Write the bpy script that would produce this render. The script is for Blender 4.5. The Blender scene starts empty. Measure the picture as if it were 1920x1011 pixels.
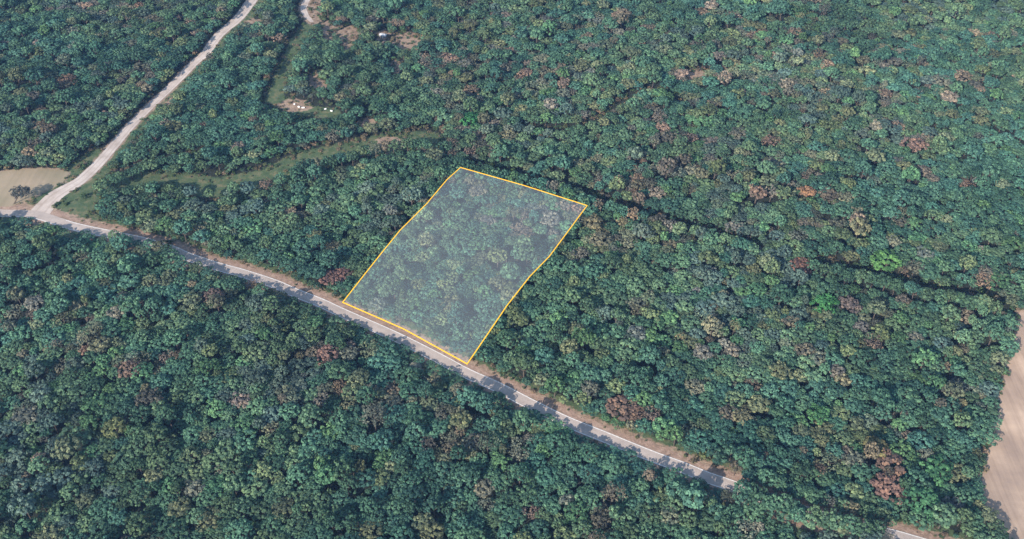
import bpy, math, random
import numpy as np
from mathutils import Vector, Euler, noise

random.seed(11)
rng = np.random.default_rng(11)
R_ = math.radians

# ---------------------------------------------------------------- camera
PITCH, VFOV, CAM_H = R_(42.0), R_(30.0), 400.0
scene = bpy.context.scene
cd = bpy.data.cameras.new('camera')
cam = bpy.data.objects.new('camera', cd)
scene.collection.objects.link(cam)
cam.location = (0, 0, CAM_H)
cam.rotation_euler = (math.pi / 2 - PITCH, 0, 0)
cd.sensor_fit = 'VERTICAL'
cd.angle = VFOV
cd.clip_start, cd.clip_end = 1.0, 20000.0
scene.camera = cam

# ---------------------------------------------------------------- light
SHADOW = Vector((0.56, 0.828))            # where shadows fall on the ground
SUN_EL = R_(29.0)
world = bpy.data.worlds.new('World')
scene.world = world
world.use_nodes = True
wn, wl = world.node_tree.nodes, world.node_tree.links
wn.clear()
wo = wn.new('ShaderNodeOutputWorld'); wb = wn.new('ShaderNodeBackground'); sk = wn.new('ShaderNodeTexSky')
sk.sky_type = 'NISHITA'; sk.sun_disc = False
sk.sun_elevation = SUN_EL
sk.sun_rotation = math.atan2(-SHADOW.x, -SHADOW.y) % (2 * math.pi)
sk.air_density = 1.4; sk.dust_density = 0.6; sk.ozone_density = 2.0
wb.inputs['Strength'].default_value = 0.15
wl.new(sk.outputs[0], wb.inputs['Color']); wl.new(wb.outputs[0], wo.inputs['Surface'])
sl = bpy.data.lights.new('sun', 'SUN'); sun = bpy.data.objects.new('sun', sl)
scene.collection.objects.link(sun)
sl.energy = 5.0; sl.angle = R_(0.6); sl.color = (1.0, 0.91, 0.81)
sd = Vector((SHADOW.x * math.cos(SUN_EL), SHADOW.y * math.cos(SUN_EL), -math.sin(SUN_EL)))
sun.rotation_euler = sd.to_track_quat('-Z', 'Y').to_euler()
vs = scene.view_settings
scene.display_settings.display_device = 'sRGB'
vs.view_transform = 'Standard'; vs.look = 'None'; vs.gamma = 1.0; vs.use_curve_mapping = False
vs.exposure = 0.75

# ---------------------------------------------------------------- terrain and helpers
def terrain(x, y):
    return (2.6 * np.sin(x / 95 + 1.0) * np.sin(y / 120 + .4) + 1.3 * np.sin(x / 41 + y / 57))

F = 505.5 / math.tan(VFOV / 2)
CP, SP = math.cos(PITCH), math.sin(PITCH)
def at(px, py, up=0.0):
    """the point of the terrain (plus up metres) that is seen at a pixel of the 1920 x 1011 photograph"""
    dx, dy = (px - 960) / F, (505.5 - py) / F
    d = (dx, CP + dy * SP, -SP + dy * CP)
    z = 0.0
    for _ in range(8):
        t = (CAM_H - z) / -d[2]
        z = float(terrain(d[0] * t, d[1] * t)) + up
    return (d[0] * t, d[1] * t, z)
def to_px(x, y, z):
    """pixel of a point, arrays allowed"""
    dep = y * CP + (CAM_H - z) * SP
    v = y * SP - (CAM_H - z) * CP
    return 960 + F * x / dep, 505.5 - F * v / dep
def pts(lst): return np.array([at(a, b)[:2] for a, b in lst])
def smooth(P, n=6):
    """Catmull-Rom through the points"""
    P = np.asarray(P, float); Q = np.vstack([2 * P[0] - P[1], P, 2 * P[-1] - P[-2]]); out = []
    for i in range(1, len(Q) - 2):
        for k in range(n):
            t = k / n
            out.append(.5 * ((2 * Q[i]) + (-Q[i-1] + Q[i+1]) * t + (2*Q[i-1] - 5*Q[i] + 4*Q[i+1] - Q[i+2]) * t*t + (-Q[i-1] + 3*Q[i] - 3*Q[i+1] + Q[i+2]) * t**3))
    out.append(Q[-2]); return np.array(out)
def dist_line(X, Y, P):
    """unsigned distance, and signed side (+ = left of the direction), of points to a polyline"""
    best = np.full(X.shape, 1e9); side = np.zeros(X.shape)
    for a, b in zip(P[:-1], P[1:]):
        e = b - a; L = max(e @ e, 1e-9)
        t = np.clip(((X - a[0]) * e[0] + (Y - a[1]) * e[1]) / L, 0, 1)
        qx, qy = X - (a[0] + t * e[0]), Y - (a[1] + t * e[1])
        d = np.hypot(qx, qy); m = d < best
        best = np.where(m, d, best); side = np.where(m, np.sign(e[0] * (Y - a[1]) - e[1] * (X - a[0])), side)
    return best, side
def sd_poly(X, Y, P):
    """distance to a closed polygon, negative inside"""
    d, _ = dist_line(X, Y, np.vstack([P, P[:1]]))
    inside = np.zeros(X.shape, bool)
    for a, b in zip(P, np.roll(P, -1, 0)):
        c = ((a[1] > Y) != (b[1] > Y)) & (X < (b[0] - a[0]) * (Y - a[1]) / (b[1] - a[1] + 1e-12) + a[0])
        inside ^= c
    return np.where(inside, -d, d)

def nset(m):
    m.use_nodes = True; n = m.node_tree.nodes; n.clear()
    o = n.new('ShaderNodeOutputMaterial'); b = n.new('ShaderNodeBsdfPrincipled')
    b.inputs['Roughness'].default_value = .9; b.inputs['Specular IOR Level'].default_value = .15
    m.node_tree.links.new(b.outputs[0], o.inputs[0])
    return n, m.node_tree.links, b
def noise_node(n, l, scale, detail=4, src=None, rough=.6):
    t = n.new('ShaderNodeTexNoise'); t.inputs['Scale'].default_value = scale
    t.inputs['Detail'].default_value = detail; t.inputs['Roughness'].default_value = rough
    if src: l.new(src, t.inputs['Vector'])
    return t.outputs['Fac']
def ramp(n, l, fac, stops):
    r = n.new('ShaderNodeValToRGB'); e = r.color_ramp.elements
    while len(e) < len(stops): e.new(.5)
    for k, (p, c) in enumerate(stops):
        e[k].position = p; e[k].color = (*c, 1)
    l.new(fac, r.inputs[0]); return r.outputs[0]
def mix(n, l, fac, a, b, mode='MIX'):
    m = n.new('ShaderNodeMix'); m.data_type = 'RGBA'; m.blend_type = mode
    for s, v in ((m.inputs[0], fac), (m.inputs[6], a), (m.inputs[7], b)):
        if isinstance(v, bpy.types.NodeSocket): l.new(v, s)
        elif isinstance(v, (int, float)): s.default_value = v
        else: s.default_value = (*v, 1)
    return m.outputs[2]
def bump(n, l, b, h, strength, dist):
    u = n.new('ShaderNodeBump'); u.inputs['Strength'].default_value = strength; u.inputs['Distance'].default_value = dist
    l.new(h, u.inputs['Height']); l.new(u.outputs[0], b.inputs['Normal'])
def position(n):
    g = n.new('ShaderNodeNewGeometry'); return g.outputs['Position']

def earth_material(name, base, dark, light, scale=.35):
    m = bpy.data.materials.new(name); n, l, b = nset(m); p = position(n)
    a = ramp(n, l, noise_node(n, l, scale, 6, p), [(.3, dark), (.5, base), (.72, light)])
    f = ramp(n, l, noise_node(n, l, scale * 7, 3, p), [(.3, (.72, .72, .72)), (.7, (1.2, 1.2, 1.2))])
    l.new(mix(n, l, 1.0, a, f, 'MULTIPLY'), b.inputs['Base Color'])
    bump(n, l, b, noise_node(n, l, 1.3, 5, p), .6, .4)
    return m

def mesh_obj(name, V, Fc, mat, parent=None):
    me = bpy.data.meshes.new(name); me.from_pydata([tuple(v) for v in V], [], [tuple(f) for f in Fc]); me.update()
    if mat: me.materials.append(mat)
    o = bpy.data.objects.new(name, me); scene.collection.objects.link(o)
    if parent: o.parent = parent
    return o
def tag(o, label=None, cat=None, group=None, kind=None):
    if label: o['label'] = label
    if cat: o['category'] = cat
    if group: o['group'] = group
    if kind: o['kind'] = kind
    return o

# ---------------------------------------------------------------- lines and areas of the place
MAIN = smooth(pts([(-160, 385), (-60, 393), (0, 400), (66, 403), (134, 424), (208, 440), (266, 452), (323, 469), (350, 481), (404, 499), (455, 513),
    (513, 532), (552, 549), (598, 567), (639, 586), (718, 621), (761, 641), (826, 674), (876, 701), (930, 725), (998, 760), (1062, 791),
    (1129, 818), (1180, 839), (1230, 859), (1280, 877), (1324, 895), (1368, 910), (1500, 957), (1600, 985), (1695, 1010), (1780, 1036), (1900, 1075)]), 4)
GRAVEL = smooth(pts([(520, -50), (479, -8), (447, 34), (410, 66), (385, 100), (366, 116), (338, 145), (314, 169), (279, 202), (245, 236), (217, 269), (188, 303),
    (154, 336), (125, 354), (100, 370), (74, 399)]), 4)
DRIVE = smooth(pts([(588, -40), (577, -5), (569, 15), (574, 30), (586, 41)]), 4)
TRACK = smooth(pts([(584, 44), (568, 62), (554, 85), (543, 110), (533, 135), (523, 160), (514, 185)]), 3)
CLEAR_PATH = smooth(pts([(514, 185), (535, 195), (560, 204), (590, 210), (620, 213)]), 3)
GRASS_BAND = smooth(pts([(165, 352), (230, 345), (310, 338), (400, 352), (440, 345), (500, 334), (560, 306), (640, 286), (740, 264), (800, 262)]), 3)
SLOT_A = smooth(pts([(980, 240), (1040, 248), (1100, 236), (1150, 205), (1190, 180), (1240, 175), (1275, 192)]), 3)
SLOT_B = smooth(pts([(1110, 372), (1180, 396), (1280, 425), (1340, 440), (1420, 462)]), 3)
SLOT_C = smooth(pts([(1530, 490), (1610, 510), (1690, 532), (1760, 548), (1830, 558), (1880, 580)]), 3)
SLOT_D = smooth(pts([(880, 306), (930, 322), (1000, 340), (1060, 352), (1100, 366)]), 3)
SLOT_E = smooth(pts([(170, 350), (210, 330), (300, 300), (380, 285)]), 3)
FIELD_E = pts([(1925, 545), (1908, 600), (1896, 650), (1886, 695), (1874, 750), (1860, 810), (1846, 855), (1838, 905), (1842, 945), (1862, 983), (1888, 1012), (1925, 1050), (1990, 1120), (2300, 1100), (2300, 560)])
FIELD_W = pts([(-150, 330), (-60, 326), (0, 321), (60, 317), (110, 317), (130, 324), (118, 342), (86, 358), (48, 378), (24, 387), (0, 388), (-60, 383), (-150, 378)])
CORNER = pts([(92, 398), (118, 375), (160, 350), (190, 372), (182, 398), (190, 412), (225, 428), (160, 418), (120, 410)])
WEST_VERGE = pts([(130, 310), (180, 275), (200, 290), (150, 334), (100, 364), (70, 390), (20, 392), (48, 378), (86, 358), (118, 342)])
TAN = [(655, 66, 20, 11), (652, 86, 9, 7), (616, 58, 14, 12), (765, 80, 24, 13), (742, 126, 10, 10), (591, 148, 12, 7), (688, 231, 20, 6), (1303, 140, 22, 7),
       (552, 198, 30, 8), (600, 160, 22, 5), (478, 44, 16, 6), (590, 14, 14, 20), (318, 196, 8, 8), (721, 72, 12, 11), (730, 265, 22, 5)]   # px, py, half sizes in px

def tan_sd(X, Y):
    px, py = to_px(X, Y, terrain(X, Y)); best = np.full(X.shape, 1e9)
    for a, b, rx, ry in TAN:
        q = np.hypot((px - a) / (rx * 1.1), (py - b) / (ry * 1.6))
        best = np.minimum(best, (q - 1) * rx * .42 + 1.6 * np.sin(X * .7 + a) * np.sin(Y * .6 + b))
    return best

# ---------------------------------------------------------------- ground: one sheet to the horizon, its cover blended by place
def axis(a, b, step, far):
    mid = list(np.arange(a, b + step, step)); lo, hi, s, x = [], [], step * 2, a
    while x > -far: x -= s; lo.append(x); s *= 1.6
    s, x = step * 2, mid[-1]
    while x < far: x += s; hi.append(x); s *= 1.6
    return np.array(lo[::-1] + mid + hi)
ax, ay = axis(-520, 520, 3.0, 9000), axis(220, 860, 3.0, 9000)
GX, GY = np.meshgrid(ax, ay)
GZ = terrain(GX, GY)
inner = (np.abs(GX) < 600) & (GY > 150) & (GY < 930)
fade = np.clip(1 - (np.maximum(np.abs(GX) - 600, np.maximum(150 - GY, GY - 930))) / 400, 0, 1)
GZ = GZ * fade
nx, ny = len(ax), len(ay)
V = np.stack([GX.ravel(), GY.ravel(), GZ.ravel()], 1)
idx = np.arange(nx * ny).reshape(ny, nx)
Fc = np.stack([idx[:-1, :-1].ravel(), idx[:-1, 1:].ravel(), idx[1:, 1:].ravel(), idx[1:, :-1].ravel()], 1)
dm, sm_ = dist_line(GX, GY, MAIN); dg, sg_ = dist_line(GX, GY, GRAVEL)
dt, _ = dist_line(GX, GY, TRACK); dc, _ = dist_line(GX, GY, CLEAR_PATH); db, _ = dist_line(GX, GY, GRASS_BAND)
dd, _ = dist_line(GX, GY, DRIVE)
def soft(d, w): return np.clip(.5 - d / w, 0, 1)
tan = np.maximum.reduce([soft(dm - 9.5, 3), soft(dd - 5, 3), soft(dg - 5.0, 2.5), soft(tan_sd(GX, GY), 3), soft(sd_poly(GX, GY, FIELD_E) - 2, 3), soft(sd_poly(GX, GY, FIELD_W) - 1, 3)])
grass = np.maximum.reduce([soft(dt - 6, 3), soft(dc - 7, 4), soft(db - 11, 5), soft(sd_poly(GX, GY, CORNER), 5), soft(sd_poly(GX, GY, WEST_VERGE), 4),
                           soft(dg - 12, 4) * (sg_ > 0), soft(dm - 13, 4)])
me = bpy.data.meshes.new('ground')
me.from_pydata([tuple(v) for v in V], [], [tuple(int(i) for i in f) for f in Fc]); me.update()
me.polygons.foreach_set('use_smooth', [True] * len(me.polygons))
a = me.color_attributes.new('cover', 'FLOAT_COLOR', 'POINT')
a.data.foreach_set('color', np.stack([tan.ravel(), grass.ravel(), np.zeros(nx * ny), np.ones(nx * ny)], 1).astype(np.float32).ravel())
gm = bpy.data.materials.new('ground_cover'); n, l, b = nset(gm); p = position(n)
at_ = n.new('ShaderNodeAttribute'); at_.attribute_name = 'cover'
sep = n.new('ShaderNodeSeparateColor'); l.new(at_.outputs['Color'], sep.inputs[0])
floor_c = ramp(n, l, noise_node(n, l, .3, 6, p), [(.3, (.016, .022, .016)), (.6, (.028, .032, .024)), (.8, (.026, .042, .024))])  # floor darkened: shade of the tree gaps is partly put into its colour
grass_c = ramp(n, l, noise_node(n, l, .22, 7, p), [(.3, (.045, .075, .036)), (.5, (.075, .105, .05)), (.68, (.15, .14, .075))])
tan_c = ramp(n, l, noise_node(n, l, .3, 7, p), [(.3, (.16, .11, .075)), (.5, (.27, .19, .135)), (.72, (.36, .27, .19))])
brk = n.new('ShaderNodeMath'); brk.operation = 'MULTIPLY_ADD'; l.new(noise_node(n, l, .5, 5, p), brk.inputs[0]); brk.inputs[1].default_value = 1.6; brk.inputs[2].default_value = -.8
def edge(ch):
    m1 = n.new('ShaderNodeMath'); m1.operation = 'ADD'; l.new(sep.outputs[ch], m1.inputs[0]); l.new(brk.outputs[0], m1.inputs[1])
    m2 = n.new('ShaderNodeMapRange'); m2.inputs['From Min'].default_value = .35; m2.inputs['From Max'].default_value = .65
    l.new(m1.outputs[0], m2.inputs[0]); return m2.outputs[0]
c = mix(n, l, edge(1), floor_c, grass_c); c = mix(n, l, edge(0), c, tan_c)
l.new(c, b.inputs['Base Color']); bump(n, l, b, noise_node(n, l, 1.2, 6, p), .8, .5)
me.materials.append(gm)
ground = bpy.data.objects.new('ground', me); scene.collection.objects.link(ground); tag(ground, kind='structure')

# ---------------------------------------------------------------- roads
def strip(name, P, off0, off1, up, mat, parent=None, wob=0.0, cols=1, widths=None):
    """a band along a polyline between two offsets, draped on the terrain"""
    seg = np.r_[0, np.cumsum(np.hypot(*np.diff(P, axis=0).T))]; nn = int(seg[-1] / 2.5) + 2
    s = np.linspace(0, seg[-1], nn); Q = np.stack([np.interp(s, seg, P[:, 0]), np.interp(s, seg, P[:, 1])], 1)
    T = np.gradient(Q, axis=0); T /= np.hypot(*T.T)[:, None]; N = np.stack([-T[:, 1], T[:, 0]], 1)
    W = np.ones(nn) if widths is None else np.interp(s / seg[-1], *zip(*widths))
    V, Fc, U = [], [], []
    for i in range(nn):
        for k in range(cols + 1):
            u = k / cols; o = off0 + (off1 - off0) * u
            w = wob * (noise.noise(Vector((s[i] * .16, k * 9.1, off0))) + .6 * noise.noise(Vector((s[i] * .7, k * 5.7, off1)))) if k in (0, cols) else 0
            q = Q[i] + N[i] * (o * W[i] + w); V.append((q[0], q[1], float(terrain(q[0], q[1])) + up)); U.append(u)
    for i in range(nn - 1):
        for k in range(cols):
            a_ = i * (cols + 1) + k; Fc.append((a_, a_ + cols + 1, a_ + cols + 2, a_ + 1))
    Fc = [f[::-1] for f in Fc]
    if len(Fc):
        v0, v1, v2 = (Vector(V[j]) for j in Fc[0][:3])
        if (v1 - v0).cross(v2 - v0).z < 0: Fc = [f[::-1] for f in Fc]
    o = mesh_obj(name, V, Fc, mat, parent)
    at2 = o.data.attributes.new('across', 'FLOAT', 'POINT'); at2.data.foreach_set('value', np.array(U, np.float32))
    return o
def road_material(name, base, dark, light, rut, rutcol):
    m = bpy.data.materials.new(name); n, l, b = nset(m); p = position(n)
    a = ramp(n, l, noise_node(n, l, .12, 7, p), [(.3, dark), (.5, base), (.72, light)])
    f = ramp(n, l, noise_node(n, l, 2.2, 3, p), [(.3, (.86, .86, .86)), (.7, (1.1, 1.1, 1.1))])
    c = mix(n, l, 1.0, a, f, 'MULTIPLY')
    at2 = n.new('ShaderNodeAttribute'); at2.attribute_name = 'across'
    r = n.new('ShaderNodeValToRGB'); e = r.color_ramp.elements; e[0].position = 0; e[0].color = (0, 0, 0, 1); e[1].position = 1; e[1].color = (0, 0, 0, 1)
    for pp, vv in ((.2, 0), (.28, 1), (.36, 0), (.47, .0), (.5, .35), (.53, 0), (.64, 0), (.72, 1), (.8, 0)):
        q = e.new(pp); q.color = (vv, vv, vv, 1)
    l.new(at2.outputs['Fac'], r.inputs[0])
    k = n.new('ShaderNodeMath'); k.operation = 'MULTIPLY'; l.new(r.outputs[0], k.inputs[0]); k.inputs[1].default_value = rut
    l.new(mix(n, l, k.outputs[0], c, rutcol), b.inputs['Base Color']); bump(n, l, b, noise_node(n, l, 3, 4, p), .3, .1)
    return m
M_asphalt = road_material('worn_asphalt', (.38, .315, .272), (.31, .258, .225), (.44, .37, .322), .2, (.29, .235, .21))
M_gravel = road_material('pale_gravel', (.47, .39, .335), (.36, .29, .24), (.56, .48, .42), .5, (.28, .215, .175))
M_dirt = earth_material('dry_dirt', (.30, .20, .15), (.2, .14, .10), (.38, .28, .21), .4)
M_line = earth_material('line_paint', (.74, .70, .66), (.6, .56, .53), (.8, .77, .73), .8)
tag(strip('gravel_road', GRAVEL, -4.4, 4.4, .10, M_gravel, wob=.2, cols=6, widths=[(0, 1.2), (.3, 1.0), (.6, .78), (.8, .85), (.9, 1.0), (1, 1.6)]), kind='structure')
tag(strip('dirt_drive', DRIVE, -2.0, 2.0, .09, M_gravel, wob=.8, cols=4, widths=[(0, 1), (.6, 1.4), (1, .8)]), kind='structure')
road = tag(strip('road', MAIN, -3.6, 3.6, .14, M_asphalt, cols=4), kind='structure')
for s_ in (-1, 1):
    o = strip('edge_line', MAIN if s_ < 0 else MAIN[to_px(MAIN[:, 0], MAIN[:, 1], terrain(MAIN[:, 0], MAIN[:, 1]))[0] > 112], s_ * 3.12 - .17, s_ * 3.12 + .17, .15, M_line, road)
tag(strip('dirt_shoulder', MAIN, 3.3, 7.2, .07, M_dirt, wob=2.2, cols=2), kind='structure')
o = tag(strip('dirt_shoulder', MAIN, -5.2, -3.3, .07, M_dirt, wob=1.4, cols=2), kind='structure')

# ---------------------------------------------------------------- fields
def area(name, P, up, mat, step=4.0, wob=2.0):
    """polygon filled with a grid draped on the terrain, ragged edge"""
    Q = []
    for a, b in zip(P, np.roll(P, -1, 0)):
        k = max(1, int(np.hypot(*(b - a)) / 3))
        for i in range(k):
            q = a + (b - a) * i / k
            Q.append(q + wob * np.array([noise.noise(Vector((q[0] * .12, q[1] * .12, 1))), noise.noise(Vector((q[0] * .12, q[1] * .12, 5)))]))
    import bmesh
    bm = bmesh.new(); vv = [bm.verts.new((q[0], q[1], 0)) for q in Q]
    f = bm.faces.new(vv)
    bmesh.ops.triangulate(bm, faces=[f])
    lo, hi = P.min(0), P.max(0)
    for k_, (a0, a1) in enumerate(((lo[0], hi[0]), (lo[1], hi[1]))):
        for c0 in np.arange(a0 + step * 2, a1, step * 2):
            no = (1, 0, 0) if k_ == 0 else (0, 1, 0); co = (c0, 0, 0) if k_ == 0 else (0, c0, 0)
            bmesh.ops.bisect_plane(bm, geom=bm.verts[:] + bm.edges[:] + bm.faces[:], plane_co=co, plane_no=no)
    for v in bm.verts: v.co.z = float(terrain(v.co.x, v.co.y)) + up
    bmesh.ops.recalc_face_normals(bm, faces=bm.faces[:])
    me = bpy.data.meshes.new(name); bm.to_mesh(me); bm.free(); me.materials.append(mat)
    o = bpy.data.objects.new(name, me); scene.collection.objects.link(o); tag(o, kind='structure'); return o
def field_material(name, base, dark, light, ang, green):
    m = bpy.data.materials.new(name); n, l, b = nset(m); p = position(n)
    mp = n.new('ShaderNodeMapping'); l.new(p, mp.inputs[0]); mp.inputs['Rotation'].default_value = (0, 0, ang); mp.inputs['Scale'].default_value = (1, .03, 1)
    rows = noise_node(n, l, .42, 4, mp.outputs[0])
    a = ramp(n, l, noise_node(n, l, .035, 6, p), [(.35, dark), (.5, base), (.65, light)])
    r = ramp(n, l, rows, [(.36, (.87, .86, .85)), (.5, (1, 1, 1)), (.66, (1.1, 1.09, 1.07))])
    c = mix(n, l, .55 if green else 1.0, a, r, 'MULTIPLY')
    c = mix(n, l, green, c, (.17, .18, .10))
    l.new(c, b.inputs['Base Color']); bump(n, l, b, noise_node(n, l, 2, 4, p), .5, .2); return m
area('east_field', FIELD_E, .12, field_material('bare_field', (.34, .245, .18), (.27, .195, .15), (.44, .32, .235), R_(12), 0.0), wob=3)
area('west_field', FIELD_W, .12, field_material('dry_hay_field', (.29, .225, .155), (.24, .195, .13), (.34, .255, .18), R_(78), .15), wob=2)

# ---------------------------------------------------------------- foliage material and meshes
leaf = bpy.data.materials.new('leaves'); n, l, b = nset(leaf); b.inputs['Roughness'].default_value = .75
ca = n.new('ShaderNodeAttribute'); ca.attribute_type = 'INSTANCER'; ca.attribute_name = 'leaf_color'
cb = n.new('ShaderNodeAttribute'); cb.attribute_type = 'GEOMETRY'; cb.attribute_name = 'clump'
cc = ramp(n, l, cb.outputs['Fac'], [(0, (.56, .6, .66)), (.5, (1, 1, 1)), (1, (1.7, 1.55, 1.38))])
lc = mix(n, l, 1.0, ca.outputs['Color'], cc, 'MULTIPLY')
l.new(lc, b.inputs['Base Color'])
tr = n.new('ShaderNodeBsdfTranslucent'); l.new(lc, tr.inputs[0]); ms = n.new('ShaderNodeMixShader'); ms.inputs[0].default_value = .08
out = [x for x in n if x.type == 'OUTPUT_MATERIAL'][0]
l.new(b.outputs[0], ms.inputs[1]); l.new(tr.outputs[0], ms.inputs[2]); l.new(ms.outputs[0], out.inputs[0])
bark = earth_material('bark', (.10, .08, .065), (.06, .05, .04), (.15, .125, .10), 1.5)

def crown_mesh(name, seed, clumps=46, leaves=15, shape=(1, 1, .85), zc=1.45, lump=.27, leafs=.115, low=-.35, spread=.16):
    """leaf clumps spread over and through a dome: radius about 1, centre at height zc"""
    r = np.random.default_rng(seed); V, Fc, C = [], [], []
    lob = r.normal(size=(4, 3)); lob /= np.linalg.norm(lob, axis=1)[:, None]; lam = r.uniform(.08, .3, 4)
    for i in range(clumps):
        z = low + (1 - low) * (i + .5) / clumps; ph = i * 2.39996 + r.uniform(-.35, .35)
        q = math.sqrt(max(0, 1 - z * z)); d = np.array([q * math.cos(ph), q * math.sin(ph), z])
        rad = .86 + sum(lam[k] * max(0, d @ lob[k]) ** 2 for k in range(4)) - .12 + r.normal() * spread * .6
        if r.random() < .18: rad *= r.uniform(.35, .75)
        c = d * rad * np.array(shape) + np.array([0, 0, zc]); lr = lump * .72 * r.uniform(.55, 1.4); tone = r.uniform(0, 1)
        for j in range(leaves):
            e = r.normal(size=3); e /= np.linalg.norm(e); e = e + d * .5 + np.array([0, 0, .45]); e /= np.linalg.norm(e)
            pos = c + e * lr * r.uniform(.7, 1.0) * np.array([1.25, 1.25, .62])
            nn = e * np.array([.8, .8, 1.1]) + r.normal(size=3) * .2; nn /= np.linalg.norm(nn)
            t = np.cross(nn, r.normal(size=3)); t /= np.linalg.norm(t); bt = np.cross(nn, t)
            s1, s2 = leafs * r.uniform(.6, 1.35), leafs * r.uniform(.5, 1.1); k0 = len(V)
            V += [pos - t * s1, pos - bt * s2 * .8 + nn * .02, pos + t * s1, pos + bt * s2 - nn * .02]
            Fc.append((k0, k0 + 1, k0 + 2, k0 + 3)); C += [min(1, max(0, tone + r.normal() * .12))] * 4
    me = bpy.data.meshes.new(name); me.from_pydata([tuple(v) for v in V], [], Fc); me.update(); me.materials.append(leaf)
    at2 = me.attributes.new('clump', 'FLOAT', 'POINT'); at2.data.foreach_set('value', np.array(C, np.float32)); return me
def tube(V, Fc, a, b, ra, rb, sides=6):
    a, b = Vector(a), Vector(b); d = (b - a).normalized(); t = d.orthogonal().normalized(); u = d.cross(t); k0 = len(V)
    for c, r in ((a, ra), (b, rb)):
        for i in range(sides):
            g = 2 * math.pi * i / sides; V.append(c + (t * math.cos(g) + u * math.sin(g)) * r)
    for i in range(sides): j = (i + 1) % sides; Fc.append((k0 + i, k0 + j, k0 + sides + j, k0 + sides + i))
    Fc.append(tuple(k0 + sides + i for i in range(sides)))
def trunk_mesh(name, seed, h=1.4, r0=.075, limbs=6):
    r = random.Random(seed); V, Fc = [], []
    tube(V, Fc, (0, 0, -.12), (.02, .01, h * .5), r0, r0 * .75, 8); tube(V, Fc, (.02, .01, h * .5), (.03, -.02, h * 1.15), r0 * .75, r0 * .35, 8)
    for i in range(limbs):
        g = i * 2.4 + r.uniform(-.3, .3); z0 = h * (.45 + .5 * i / limbs); L = r.uniform(.45, .75)
        m = (math.cos(g) * L * .5, math.sin(g) * L * .5, z0 + .2)
        tube(V, Fc, (0.02, 0, z0), m, r0 * .4, r0 * .25, 5); tube(V, Fc, m, (math.cos(g) * L, math.sin(g) * L, z0 + .5), r0 * .25, r0 * .1, 5)
    me = bpy.data.meshes.new(name); me.from_pydata([tuple(v) for v in V], [], Fc); me.update(); me.materials.append(bark); return me

CROWNS = [crown_mesh('crown', 100 + k, clumps=c_, leaves=lv, shape=sh, lump=lu, leafs=lf, spread=sp) for k, (c_, lv, sh, lu, lf, sp) in enumerate([
    (46, 15, (1, 1, .5), .27, .115, .16), (58, 13, (1.1, .85, .6), .23, .10, .12), (38, 18, (.85, 1.15, .5), .31, .125, .2), (50, 14, (1.2, .9, .42), .25, .11, .22),
    (64, 12, (1, 1, .7), .22, .10, .14), (34, 20, (1.15, .85, .45), .34, .125, .24), (54, 14, (.9, 1.05, .75), .24, .105, .18), (42, 16, (1.2, 1.1, .4), .28, .115, .26)])]
SPARSE = [crown_mesh('crown', 200 + k, clumps=44, leaves=8, shape=(1, 1, .6), lump=.30, leafs=.085, spread=.28) for k in range(2)]
BUSH = [crown_mesh('foliage', 300 + k, clumps=16, leaves=12, shape=(1, 1, .8), zc=.5, lump=.4, leafs=.2, low=-.1, spread=.3) for k in range(3)]
TRUNK = trunk_mesh('trunk', 5)
ALLC = CROWNS + SPARSE

# ---------------------------------------------------------------- where trees stand
RUSSET = [(900,130,90,50,.5),(1000,150,130,60,.4),(960,40,150,30,.3),(1100,60,100,40,.3),(1450,100,150,60,.45),(1700,130,250,70,.3),(1300,140,60,20,.8),
 (1250,230,120,60,.35),(1150,340,100,35,.65),(1400,320,250,70,.35),(1200,440,120,40,.75),(1080,400,60,50,.5),(1560,420,80,20,.7),(1340,630,80,60,.4),
 (1620,600,80,60,.4),(1720,480,80,60,.4),(1870,530,40,60,.5),(1250,590,60,50,.4),(1170,768,50,28,1.0),(1380,770,60,50,.4),(1650,840,100,60,.5),(1800,730,60,60,.5),
 (1590,950,40,30,.7),(620,520,35,15,1.0),(400,550,60,20,.6),(620,665,60,20,.7),(720,730,130,35,.65),(830,790,60,30,.6),(950,830,60,30,.6),(150,630,150,50,.5),
 (80,600,60,30,.4),(260,740,30,20,.6),(600,735,60,30,.6),(1000,950,200,60,.25),(250,150,60,20,.6),(300,40,100,40,.3),(650,260,120,30,.4),(900,250,100,40,.4),
 (480,40,30,15,.8),(520,65,30,10,.9),(640,50,30,15,.7),(1680,200,120,50,.3),(1300,500,100,30,.4),(190,130,120,25,.35),(960,490,40,15,.6),(1000,410,60,30,.5)]
LIME = [(870,520,120,110,.45),(960,440,80,60,.3),(500,410,70,25,.8),(1060,735,70,30,.8),(60,290,100,20,.7),(880,222,30,16,.9),(1430,60,80,30,.4),(1600,170,80,30,.4),(1400,600,120,40,.4),(1550,800,90,40,.5),  # lot patches put extra brightness under the sheet into the leaf colour
 (1740,960,80,40,.5),(960,640,50,50,.5),(300,410,80,20,.6),(250,760,120,40,.4),(370,920,120,50,.5),(1700,620,120,40,.4),(1230,170,80,30,.4),(1100,200,120,30,.45)]
def blob(px, py, L):
    return max(s * math.exp(-(((px - a) / rx) ** 2 + ((py - b) / ry) ** 2)) for a, b, rx, ry, s in L)
PAL_G = [(.040, .099, .069), (.048, .112, .082), (.056, .119, .074), (.074, .130, .074), (.066, .106, .088)]
PAL_Y = [(.100, .142, .074), (.110, .134, .078), (.070, .148, .072)]
PAL_R = [(.150, .128, .100), (.165, .128, .100), (.125, .122, .100), (.145, .138, .085), (.185, .128, .095), (.115, .112, .10), (.12, .125, .09)]
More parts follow.
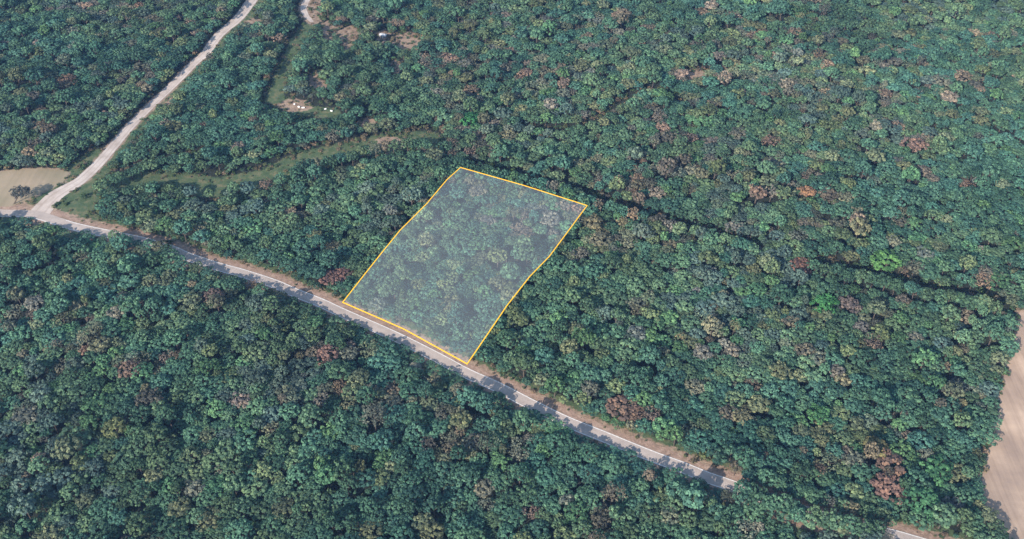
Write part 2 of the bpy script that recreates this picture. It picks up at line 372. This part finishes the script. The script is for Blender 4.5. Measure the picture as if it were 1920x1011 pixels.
def pick_colour(x, y, px, py):
    u = random.random() + .28 * noise.noise(Vector((x * .02, y * .02, 3))) + .25 * noise.noise(Vector((x * .06, y * .06, 8)))
    wr = blob(px, py, RUSSET); wy = blob(px, py, LIME)
    if u < .012 + .9 * wr:
        k, c = 'r', random.choice(PAL_R); g_ = random.choice(PAL_G); q = random.uniform(0, .55); c = tuple(a_ * (1 - q) + b_ * q for a_, b_ in zip(c, g_))
    elif u > .90 - .45 * wy - .25 * wr: k, c = 'y', random.choice(PAL_Y)
    else: k, c = 'g', PAL_G[int(random.random() * 2.2 + 2.9 * (noise.noise(Vector((x * .011, y * .011, 60))) + .5)) % 5]
    v = 1.05 * random.uniform(.66, 1.28) * (1 + .35 * noise.noise(Vector((x * .013, y * .013, 40)))); w = random.uniform(-.08, .08)
    return k, (c[0] * v * (1 + w), c[1] * v, c[2] * v * (1 - w))

VIEW = np.array([0.0, 1.0])
def clearance(X, Y):
    """metres from each point to the nearest ground that must stay open (negative: on it)"""
    d, s = dist_line(X, Y, MAIN); px, py = to_px(X, Y, terrain(X, Y))
    cover = (px > 1375) & (px < 1672)                    # the wood closes over the road here
    best = np.where(cover, 6.0, np.where(s > 0, d - 7.6, d - np.where((px > 205) & (px < 335), -5.0, 3.6)))
    d, s = dist_line(X, Y, GRAVEL); best = np.minimum(best, np.where(s > 0, d - 12.5, d - 5.6))
    for P, w in ((DRIVE, 6.5), (TRACK, 8.0), (CLEAR_PATH, 10.0), (GRASS_BAND, 11.0 + 4.0 * np.sin(X * .11 + 1) * np.sin(X * .043 + Y * .05)), (SLOT_A, 2.6), (SLOT_B, 3.2), (SLOT_C, 3.4), (SLOT_D, 3.0), (SLOT_E, 2.2)):
        d, s = dist_line(X, Y, P); best = np.minimum(best, d - w)
    for P in (FIELD_E, FIELD_W, CORNER, WEST_VERGE): best = np.minimum(best, sd_poly(X, Y, P))
    return np.minimum(best, tan_sd(X, Y))
# a lookup grid of that distance
cx, cy = np.arange(-560, 561, 1.5), np.arange(200, 900, 1.5)
CGX, CGY = np.meshgrid(cx, cy); CLR = clearance(CGX, CGY)
ROADD, ROADS = dist_line(CGX, CGY, MAIN); ROADS[(CGX < -170) & (ROADD < 40) & (CGX > -240)] = 1
def road_side(x, y):
    i, j = int(round((y - 200) / 1.5)), int(round((x + 560) / 1.5))
    return ROADS[min(max(i, 0), len(cy) - 1), min(max(j, 0), len(cx) - 1)]
def road_d(x, y):
    i, j = int(round((y - 200) / 1.5)), int(round((x + 560) / 1.5))
    return ROADD[min(max(i, 0), len(cy) - 1), min(max(j, 0), len(cx) - 1)]
def clr(x, y):
    i, j = int(round((y - 200) / 1.5)), int(round((x + 560) / 1.5))
    return CLR[min(max(i, 0), len(cy) - 1), min(max(j, 0), len(cx) - 1)]

TREES, cell = [], {}
def near(x, y, r, k):
    g = 7.0; a, b = int(x // g), int(y // g)
    for i in range(a - 2, a + 3):
        for j in range(b - 2, b + 3):
            for (u, v, q) in cell.get((i, j), ()):
                if (u - x) ** 2 + (v - y) ** 2 < ((r + q) * k) ** 2: return True
    return False
def put(x, y, r, h, kind, col, label=None, mesh=None):
    g = 7.0; cell.setdefault((int(x // g), int(y // g)), []).append((x, y, r))
    TREES.append(dict(x=x, y=y, r=r, h=h, kind=kind, col=col, label=label, mesh=mesh, rot=random.uniform(0, 6.28)))
SPECIAL = [  # px, py of the crown, radius, height, kind, colour, label
 (1665, 488, 8.0, 13, 'y', (.075, .17, .055), 'broad bright green tree with a rounded crown, largest pale crown beyond the ravine'),
 (1548, 567, 6.6, 12, 'y', (.05, .16, .055), 'bright green round tree beside a grey brown crown'),
 (1594, 569, 5.6, 12, 'r', (.11, .09, .08), 'grey brown round tree just east of a bright green crown'),
 (1165, 762, 7.8, 9, 'r', (.15, .10, .075), 'brown thinly leaved tree, broadest brown crown above the road verge'),
 (1195, 775, 6.0, 8, 'r', (.14, .098, .07), 'brown bushy tree on the road side of the broadest brown crown'),
 (1503, 496, 6.6, 10, 'r', (.17, .095, .07), 'reddish brown wide tree at the head of the dark ravine'),
 (1516, 358, 5.0, 11, 'r', (.22, .13, .075), 'light orange tan tree among green crowns'),
 (1445, 262, 6.0, 11, 'r', (.16, .11, .085), 'pinkish brown spreading tree in the upper wood'),
 (1717, 268, 6.6, 12, 'r', (.18, .12, .095), 'pinkish grey thin crowned tree in the far upper wood'),
 (618, 520, 6.0, 8, 'r', (.15, .09, .075), 'red brown low tree above the verge, just west of the outlined lot'),
 (641, 512, 4.6, 7, 'r', (.14, .085, .07), 'small red brown tree nearest the outlined lot corner'),
 (1662, 912, 7.0, 12, 'r', (.16, .10, .08), 'pinkish brown broad tree in the corner wood west of the bare field'),
 (1670, 868, 6.6, 12, 'r', (.15, .10, .075), 'brown domed tree behind the pinkish brown broad tree'),
 (1645, 838, 5.8, 12, 'y', (.12, .115, .055), 'olive tan tree with long crown near the bare field wood'),
 (1532, 776, 5.6, 11, 'y', (.065, .16, .065), 'vivid green tree brightest of the southern wood'),
 (1755, 880, 7.5, 13, 'y', (.05, .13, .06), 'large fresh green tree near the bare field edge'),
 (1735, 935, 8.0, 13, 'y', (.045, .12, .06), 'very broad green tree just above the short road stretch by the field'),
 (215, 800, 6.0, 11, 'y', (.10, .12, .055), 'yellow olive tree deep in the wood below the road'),
 (240, 690, 5.6, 11, 'r', (.13, .095, .075), 'grey brown tree in the wood below the road, ringed by green'),
 (612, 660, 5.8, 11, 'r', (.14, .09, .075), 'muted red brown tree close below the road'),
 (398, 552, 5.4, 10, 'r', (.12, .09, .075), 'purplish brown tree close under the western road stretch'),
 (882, 220, 6.6, 12, 'y', (.04, .15, .055), 'bright green tree on the rim of the curved dark gap'),
]
def row(P, off, lo, hi, t0=0.0, t1=1.0, gap=1.0):
    # a line of taller trees on the south rim of a gap
    seg = np.r_[0, np.cumsum(np.hypot(*np.diff(P, axis=0).T))]; q = seg[-1] * t0
    while q < seg[-1] * t1:
        x, y = np.interp(q, seg, P[:, 0]), np.interp(q, seg, P[:, 1]); x2, y2 = np.interp(q + 1, seg, P[:, 0]), np.interp(q + 1, seg, P[:, 1])
        tx, ty = x2 - x, y2 - y; L = math.hypot(tx, ty) or 1; r = random.uniform(3.2, 5.0); o = off + random.uniform(-1, 1) + r
        h = random.uniform(lo, hi); X_, Y_ = x + ty / L * o, y - tx / L * o
        px, py = to_px(X_, Y_, 8.0); k_, c = pick_colour(X_, Y_, float(px), float(py)); put(X_, Y_, r, h, k_, c)
        q += r * gap * random.uniform(1.2, 2.2)
row(GRASS_BAND, 13.0, 12, 15, .42, 1.0, .9); row(GRASS_BAND, 12.0, 9, 12, .05, .4); row(SLOT_B, 8, 12, 14, gap=.85); row(SLOT_C, 9, 12, 15, gap=.85); row(SLOT_A, 7, 10, 12, gap=.9)
row(SLOT_D, 8, 12, 14, gap=.9); row(SLOT_E, 8, 9, 12)
mx, my = to_px(MAIN[:, 0], MAIN[:, 1], terrain(MAIN[:, 0], MAIN[:, 1])); HID = MAIN[(mx > 1392) & (mx < 1655)]
row(MAIN[(mx > 222) & (mx < 262)], 2.4, 7, 9, gap=.8); row(MAIN[(mx > 285) & (mx < 335)], 2.0, 8, 10, gap=.7); row(HID, 2.2, 12, 14, gap=.75); row(HID, 5.5, 11, 14); row(HID[::-1], 1.8, 8, 11, gap=.8)
for px, py, r, h, k, c, lab in SPECIAL:
    x, y, z = at(px, py, h * .7); put(x, y, r, h, k, c, lab)
def in_zone(px, py, m): return -m[0] < px < 1920 + m[0] and -m[1] < py < 1011 + m[2]
def scatter(n_try, rlo, rhi, k, hr, understory=False):
    for _ in range(n_try):
        py = random.uniform(-60, 1080); px = random.uniform(-90, 2010)
        # uniform over the ground: sample there, keep what is near the view
        y = random.uniform(235, 850); x = random.uniform(-520, 520)
        if abs(x) > 180 + y * .385: continue
        r = random.triangular(rlo, rhi, rlo + (rhi - rlo) * .35)
        h = r * random.uniform(*hr) + (0 if understory else 2.5)
        if not understory:
            tall = noise.noise(Vector((x * .035, y * .035, 20)))
            h *= 1 + .40 * tall
            if random.random() < .10: h *= 1.75
        if road_side(x, y) < 0 and road_d(x, y) < 15: h *= .56
        c0 = clr(x, y)
        if c0 < r * .45 or road_d(x, y) < 4.0 + .1 * r: continue
        if min(clr(x, y + h * .45), clr(x, y + h * .85)) < r * .30 - .5:
            continue
        if min(road_d(x + SHADOW.x * h * q, y + SHADOW.y * h * q) for q in (.75, 1.1, 1.4)) < 2.2 and random.random() < .88 and clr(x, y) < 5.9: continue
        if near(x, y, r, k): continue
        z = float(terrain(x, y)); px, py = to_px(x, y, z + h * .7)
        kd, c = pick_colour(x, y, float(px), float(py)); put(x, y, r, h, kd, c)
scatter(80000, 3.4, 6.4, .70, (1.0, 1.45))
scatter(120000, 2.0, 3.6, .68, (1.1, 1.9))
N_BIG = len(TREES)
scatter(70000, 1.1, 2.0, .80, (1.7, 2.6), True)
print('trees', N_BIG, len(TREES))

# ---------------------------------------------------------------- words for the labels
ONES = 'zero one two three four five six seven eight nine ten eleven twelve thirteen fourteen fifteen sixteen seventeen eighteen nineteen'.split()
TENS = '0 0 twenty thirty forty fifty sixty seventy eighty ninety'.split()
def words(k): return ONES[k] if k < 20 else TENS[k // 10] + ('' if k % 10 == 0 else ' ' + ONES[k % 10])
def colour_word(k, c):
    if k == 'r':
        return 'red brown' if c[0] > c[1] * 1.5 else 'grey brown' if c[0] < c[1] * 1.16 else 'brown'
    if k == 'y': return 'olive' if c[0] > c[1] * .68 else 'light green' 
    return 'dark green' if c[1] < .10 else 'blue green' if c[2] > c[1] * .70 else 'mid green'
def wood_word(x, y, px, py):
    d, s = dist_line(np.array([x]), np.array([y]), MAIN)
    if s[0] < 0: return 'below the road' if d[0] > 16 else 'bordering the near roadside'
    dgv, sg = dist_line(np.array([x]), np.array([y]), GRAVEL)
    if sg[0] < 0 and px < 500: return 'west of the gravel road'
    if d[0] < 18: return 'bordering the far roadside'
    return 'above the road'

# ---------------------------------------------------------------- single trees: the nearest (largest in view) of each kind
for t in TREES:
    t['z'] = float(terrain(t['x'], t['y'])); t['px'], t['py'] = (float(v) for v in to_px(t['x'], t['y'], t['z'] + t['h'] * .7))
    dep = t['y'] * CP + (CAM_H - t['z']) * SP; t['size'] = t['r'] / dep
    if t['mesh'] is None:
        t['mesh'] = (8 + random.randrange(2)) if t['kind'] == 'r' and random.random() < .35 else random.randrange(8)
big = TREES[:N_BIG]
def chosen(kinds, n_):
    c = [t for t in big if t['kind'] in kinds and 6 < t['px'] < 1914 and 6 < t['py'] < 1004]
    c.sort(key=lambda t: -(t['size'] + (1 if t['label'] else 0))); return c[:n_]
single = chosen('gy', 290) + chosen('r', 240)
seen_labels = set()
for t in single:
    t['single'] = True
    k = t['kind']; name = 'autumn_tree' if k == 'r' else 'broadleaf_tree'
    e = bpy.data.objects.new(name, None); e.empty_display_size = 1.0
    e.location = (t['x'], t['y'], t['z']); e.rotation_euler = (0, 0, t['rot']); e.scale = (t['r'], t['r'], t['h'] / 2.35)
    scene.collection.objects.link(e)
    lab = t['label']
    if not lab:
        size = 'broad' if t['r'] > 5.3 else 'small' if t['r'] < 3.6 else 'medium'
        lab = f"{size} {colour_word(k, t['col'])} tree {wood_word(t['x'], t['y'], t['px'], t['py'])}, {words(int(t['px'] / 19.2))} percent across, {words(int(t['py'] / 10.11))} down"
        if lab in seen_labels: lab = lab.replace(' tree ', ' full tree ', 1)
        if lab in seen_labels: lab = lab.replace(' full tree ', ' rounded tree ', 1)
    seen_labels.add(lab)
    tag(e, lab, 'tree', 'brown and russet trees of the wood' if k == 'r' else 'green trees of the wood')
    c = bpy.data.objects.new('crown', ALLC[t['mesh']]); c.parent = e; c['leaf_color'] = t['col']; scene.collection.objects.link(c)
    c = bpy.data.objects.new('trunk', TRUNK); c.parent = e; scene.collection.objects.link(c)

# ---------------------------------------------------------------- the rest of the wood: one mass
def mass(name, P, sources, extra=None):
    """P: rows x y z rx ry rz sx sy sz idx r g b; one point each, the source shape of that index on it"""
    me = bpy.data.meshes.new(name); me.from_pydata([tuple(p[:3]) for p in P], [], [])
    A = np.array([p[3:] for p in P], np.float32)
    for nm, ty, cols in (('turn', 'FLOAT_VECTOR', slice(0, 3)), ('size', 'FLOAT_VECTOR', slice(3, 6)), ('leaf_color', 'FLOAT_VECTOR', slice(7, 10))):
        q = me.attributes.new(nm, ty, 'POINT'); q.data.foreach_set('vector', A[:, cols].ravel())
    q = me.attributes.new('pick', 'INT', 'POINT'); q.data.foreach_set('value', A[:, 6].astype(np.int32))
    o = bpy.data.objects.new(name, me); scene.collection.objects.link(o)
    g = bpy.data.node_groups.new(name, 'GeometryNodeTree')
    g.interface.new_socket('Geometry', in_out='INPUT', socket_type='NodeSocketGeometry'); g.interface.new_socket('Geometry', in_out='OUTPUT', socket_type='NodeSocketGeometry')
    N, L = g.nodes, g.links; gi, go = N.new('NodeGroupInput'), N.new('NodeGroupOutput')
    def attr(nm, ty):
        q = N.new('GeometryNodeInputNamedAttribute'); q.data_type = ty; q.inputs[0].default_value = nm
        return [s for s in q.outputs if s.enabled and s.name == 'Attribute'][0]
    turn, size, pick = attr('turn', 'FLOAT_VECTOR'), attr('size', 'FLOAT_VECTOR'), attr('pick', 'INT')
    def inst(objs, use_pick):
        gt = N.new('GeometryNodeGeometryToInstance')
        for so in reversed(objs):
            oi = N.new('GeometryNodeObjectInfo'); oi.inputs['Object'].default_value = so; oi.transform_space = 'ORIGINAL'
            L.new(oi.outputs['Geometry'], gt.inputs[0])
        ip = N.new('GeometryNodeInstanceOnPoints'); L.new(gi.outputs[0], ip.inputs['Points']); L.new(gt.outputs[0], ip.inputs['Instance'])
        ip.inputs['Pick Instance'].default_value = True
        if use_pick: L.new(pick, ip.inputs['Instance Index'])
        er = N.new('FunctionNodeEulerToRotation'); L.new(turn, er.inputs[0]); L.new(er.outputs[0], ip.inputs['Rotation'])
        L.new(size, ip.inputs['Scale']); return ip.outputs[0]
    j = N.new('GeometryNodeJoinGeometry'); L.new(inst(sources, True), j.inputs[0])
    if extra: L.new(inst([extra], False), j.inputs[0])
    L.new(j.outputs[0], go.inputs[0])
    md = o.modifiers.new('spread', 'NODES'); md.node_group = g
    return o
# one object of each crown shape that stands in the scene serves as the shape of the mass
src = []
for m in ALLC:
    o = next((o for o in scene.objects if o.type == 'MESH' and o.data == m), None); src.append(o)
assert all(src)
trunk_src = next(o for o in scene.objects if o.type == 'MESH' and o.data == TRUNK)
rest = [t for t in TREES if not t.get('single')]
rows = [(t['x'], t['y'], t['z'], random.uniform(-.08, .08), random.uniform(-.08, .08), t['rot'], t['r'], t['r'], t['h'] / 2.35, t['mesh'], *t['col']) for t in rest]
tag(mass('forest', rows, src, trunk_src), 'dense mixed green and brown wood covering the hillsides', kind='stuff')

# ---------------------------------------------------------------- low growth on verges, clearings and field edges
SHR = []
for _ in range(60000):
    y = random.uniform(240, 830); x = random.uniform(-480, 480)
    if abs(x) > 160 + y * .385: continue
    c0 = clr(x, y)
    if c0 > 3.5 or c0 < -9: continue
    dm1, s1 = dist_line(np.array([x]), np.array([y]), MAIN)
    if dm1[0] < 5.2: continue
    dg1, s1 = dist_line(np.array([x]), np.array([y]), GRAVEL)
    if dg1[0] < 4.8: continue
    X1, Y1 = np.array([x]), np.array([y])
    if min(sd_poly(X1, Y1, FIELD_E)[0], sd_poly(X1, Y1, FIELD_W)[0]) < -.3: continue
    if dist_line(X1, Y1, DRIVE)[0][0] < 3: continue
    openness = max(0, -c0)
    if random.random() > math.exp(-openness * (.75 if dm1[0] < 9 else .12)): continue
    r = random.uniform(.35, 1.0) ** 1.5 * (1.5 if dm1[0] > 10 else 1.0) * (1.0 if c0 < 0 else 1.5)
    c = random.choice([(.06, .10, .04), (.09, .11, .05), (.05, .09, .045), (.13, .11, .065), (.16, .12, .08)])
    SHR.append((x, y, float(terrain(x, y)), 0, 0, random.uniform(0, 6.28), r, r, r * random.uniform(.6, 1.2), random.randrange(3), *c))
    if len(SHR) > 5200: break
print('shrubs', len(SHR))
# three roadside bushes in plain view are things of their own; they give the low growth its shapes
bsrc = []
for (px, py, r, lab, col), m in zip([(318, 458, 2.2, 'dark leafy bush on the bank above the paved road bend', (.045, .07, .04)),
                                     (1300, 868, 1.6, 'small dry bush on the dirt shoulder near the road end', (.12, .10, .06)),
                                     (158, 372, 2.0, 'low green bush on the grassy corner by the road junction', (.05, .09, .04))], BUSH):
    x, y, z = at(px, py)
    e = bpy.data.objects.new('roadside_bush', None); e.location = (x, y, z); e.scale = (r, r, r * 1.2); scene.collection.objects.link(e); tag(e, lab, 'bush')
    c = bpy.data.objects.new('foliage', m); c.parent = e; c['leaf_color'] = col; scene.collection.objects.link(c); bsrc.append(c)
tag(mass('undergrowth', SHR, bsrc), 'scattered low weeds and bushes along road verges and clearings', kind='stuff')

# ---------------------------------------------------------------- lone tree in the west field
x, y, z = at(25, 383)
e = bpy.data.objects.new('field_tree', None); e.location = (x, y, z); scene.collection.objects.link(e)
tag(e, 'lone tree in the dry field beside the road junction, leaning and greyed like its own shadow', 'tree')
V, Fc = [], []; r = random.Random(4)
lean = Vector((.80, .35, 1)).normalized(); top = lean * 8.2  # lean follows the tree's cast shadow on the ground
tube(V, Fc, (0, 0, -.3), lean * 4, .42, .36, 10); tube(V, Fc, lean * 4, top + Vector((0, 0, 2.5)), .36, .18, 9)
for i in range(11):
    s = lean * (3.8 + i * .42); g = i * 2.4; q = Vector((math.cos(g), math.sin(g), .55)) * r.uniform(2.4, 4.2); m_ = s + q * .5 + Vector((0, 0, .3))
    tube(V, Fc, s, m_, .15, .1, 6); tube(V, Fc, m_, s + q, .1, .04, 5)
    for _ in range(3):
        w = Vector((r.uniform(-1, 1), r.uniform(-1, 1), r.uniform(0, 1))) * 1.3; tube(V, Fc, m_, m_ + w, .05, .02, 4)
mesh_obj('trunk', V, Fc, bark, e)
c = bpy.data.objects.new('crown', crown_mesh('crown', 77, clumps=120, leaves=16, shape=(1.15, 1, .7), zc=0, lump=.26, leafs=.075, low=-.6, spread=.22)); c.parent = e
c.location = top + Vector((1.6, .7, 1.2)); c.scale = (5.2, 4.8, 4.4); c['leaf_color'] = (.05, .06, .06); scene.collection.objects.link(c)  # crown grey is the cast shadow's tone, put into the leaf colour

# ---------------------------------------------------------------- white bales in the clearing, a shed roof and a rubble pile
def plain(name, col, rough=.6):
    m = bpy.data.materials.new(name); n, l, b = nset(m); b.inputs['Roughness'].default_value = rough
    l.new(ramp(n, l, noise_node(n, l, 1.5, 4, position(n)), [(.3, tuple(v * .85 for v in col)), (.7, col)]), b.inputs['Base Color']); return m
M_wrap = plain('white_wrap', (.82, .82, .80), .4); M_metal = plain('pale_roof_metal', (.5, .5, .5), .5); M_board = plain('grey_boards', (.25, .23, .21), .9)
bale = []
for (px, py, ang, L, lab) in [(552, 196.5, .3, 1.6, 'small white bale at the western tip of the bare clearing'), (560.5, 201.5, -.5, 2.5, 'white bale lying between two others on bare earth'),
                           (568.5, 203, .1, 3.0, 'longest white bale beside bare earth, east of its neighbour'), (610, 205.5, .4, 2.2, 'white bale on grass, nearer the middle of the clearing'),
                           (621.5, 209, -.3, 2.6, 'white bale at the eastern end of the clearing row')]:
    x, y, z = at(px, py); V, Fc = [], []; S = 14; R0 = .5; L *= .7
    prof = [(-L / 2, .0), (-L / 2, R0 * .8), (-L / 2 + .15, R0), (0, R0 * .98), (L / 2 - .15, R0), (L / 2, R0 * .8), (L / 2, 0)]
    for u, rr in prof:
        for i in range(S):
            g = 2 * math.pi * i / S; zz = max(R0 + math.sin(g) * rr, .04) ; V.append((u, math.cos(g) * rr, zz))
    for a_ in range(len(prof) - 1):
        for i in range(S): j = (i + 1) % S; Fc.append((a_ * S + i, a_ * S + j, (a_ + 1) * S + j, (a_ + 1) * S + i))
    o = mesh_obj('white_bale', V, Fc, M_wrap); o.location = (x, y, z); o.rotation_euler = (0, 0, ang); tag(o, lab, 'bale', 'white bales in the clearing')
x, y, z = at(719, 70); e = bpy.data.objects.new('shed', None); e.location = (x, y, z); e.rotation_euler = (0, 0, -.35); scene.collection.objects.link(e)
tag(e, 'small shed with a pale metal roof among trees by the bare patches', 'shed')
def box(V, Fc, x0, x1, y0, y1, z0, z1):
    k = len(V); V += [(x0, y0, z0), (x1, y0, z0), (x1, y1, z0), (x0, y1, z0), (x0, y0, z1), (x1, y0, z1), (x1, y1, z1), (x0, y1, z1)]
    Fc += [tuple(k + i for i in f) for f in ((3, 2, 1, 0), (4, 5, 6, 7), (0, 1, 5, 4), (1, 2, 6, 5), (2, 3, 7, 6), (3, 0, 4, 7))]
V, Fc = [], []; box(V, Fc, -2.6, 2.6, -1.6, 1.6, -.2, 2.3); mesh_obj('wall', V, Fc, M_board, e)
V = [(-3, -2, 2.3), (3, -2, 2.3), (3, 0, 3.1), (-3, 0, 3.1), (3, 2, 2.3), (-3, 2, 2.3)]; V += [(a_, b_, c_ + .1) for a_, b_, c_ in V]
mesh_obj('roof', V, [(6, 7, 8, 9), (9, 8, 10, 11), (3, 2, 1, 0), (5, 4, 2, 3), (0, 1, 7, 6), (4, 5, 11, 10), (1, 2, 8, 7), (2, 4, 10, 8), (3, 0, 6, 9), (5, 3, 9, 11)], M_metal, e)
V, Fc = [], []; box(V, Fc, -.5, .5, -1.66, -1.603, 0, 2.0); mesh_obj('door', V, Fc, M_metal, e)

# ---------------------------------------------------------------- outlined lot: yellow border and pale translucent sheet over the trees
UP = 17.0
LOT = [(642.5, 567), (700, 592), (757, 617), (815, 649), (876, 682.5), (912, 630), (950, 574), (993, 519), (1030, 481), (1065, 434), (1101, 385.5), (1040, 366), (980, 347),
       (920, 330), (863.5, 314), (838, 337), (800, 382), (750, 432), (715, 475), (680, 519)]
C3 = [Vector(at(a, b, UP)) for a, b in LOT]
m_y = bpy.data.materials.new('yellow_band'); n, l, b = nset(m_y); b.inputs['Base Color'].default_value = (.95, .50, .015, 1); b.inputs['Roughness'].default_value = .8
m_f = bpy.data.materials.new('pale_translucent_sheet'); n, l, b = nset(m_f)
b.inputs['Base Color'].default_value = (.82, .90, .93, 1); b.inputs['Alpha'].default_value = .048; b.inputs['Specular IOR Level'].default_value = 0
lot = bpy.data.objects.new('lot_marker', None); lot.location = at(870, 490); scene.collection.objects.link(lot)
tag(lot, 'yellow outlined four sided lot with a pale see-through sheet over the trees beside the road', 'lot marker')
o0 = lot.location
W = .28; V, Fc = [], []; n_ = len(C3)
for i in range(n_):
    a_, b_, c_ = C3[i - 1], C3[i], C3[(i + 1) % n_]
    d1 = (b_ - a_).to_2d().normalized(); d2 = (c_ - b_).to_2d().normalized()
    t_ = (d1 + d2).normalized(); nn = Vector((-t_.y, t_.x)); k = W / max(.5, nn.dot(Vector((-d1.y, d1.x))))
    for s_ in (-1, 1):
        for zz in (-.08, .10): V.append(Vector((b_.x + nn.x * k * s_, b_.y + nn.y * k * s_, b_.z + zz)) - o0)
for i in range(n_):
    a_, b_ = i * 4, ((i + 1) % n_) * 4
    Fc += [(a_ + 1, b_ + 1, b_ + 3, a_ + 3), (a_, a_ + 2, b_ + 2, b_), (a_ + 3, b_ + 3, b_ + 2, a_ + 2), (a_, b_, b_ + 1, a_ + 1)]
mesh_obj('outline', V, Fc, m_y, lot)
import bmesh
bm = bmesh.new(); tv = [bm.verts.new(v - o0 + Vector((0, 0, .03))) for v in C3]; bv = [bm.verts.new(v - o0 - Vector((0, 0, .03))) for v in C3]
ft = bm.faces.new(tv); fb = bm.faces.new(bv[::-1])
bmesh.ops.triangulate(bm, faces=[ft, fb]); 
me = bpy.data.meshes.new('sheet'); bm.to_mesh(me); bm.free(); me.materials.append(m_f)
o = bpy.data.objects.new('sheet', me); scene.collection.objects.link(o); o.parent = lot

# ---------------------------------------------------------------- the air between the high viewpoint and the ground
hb = max(abs(ax[0]), ax[-1], abs(ay[0]), ay[-1]) + 50
V, Fc = [], []; box(V, Fc, -hb, hb, -hb, hb, -8.0, CAM_H + 8)
m = bpy.data.materials.new('haze_air'); m.use_nodes = True; n = m.node_tree.nodes; n.clear()
o_ = n.new('ShaderNodeOutputMaterial'); pv = n.new('ShaderNodeVolumePrincipled')
pv.inputs['Color'].default_value = (.26, .50, 1.0, 1); pv.inputs['Density'].default_value = .00006; pv.inputs['Anisotropy'].default_value = 0.0
m.node_tree.links.new(pv.outputs[0], o_.inputs['Volume'])
tag(mesh_obj('haze', V, Fc, m), kind='stuff')
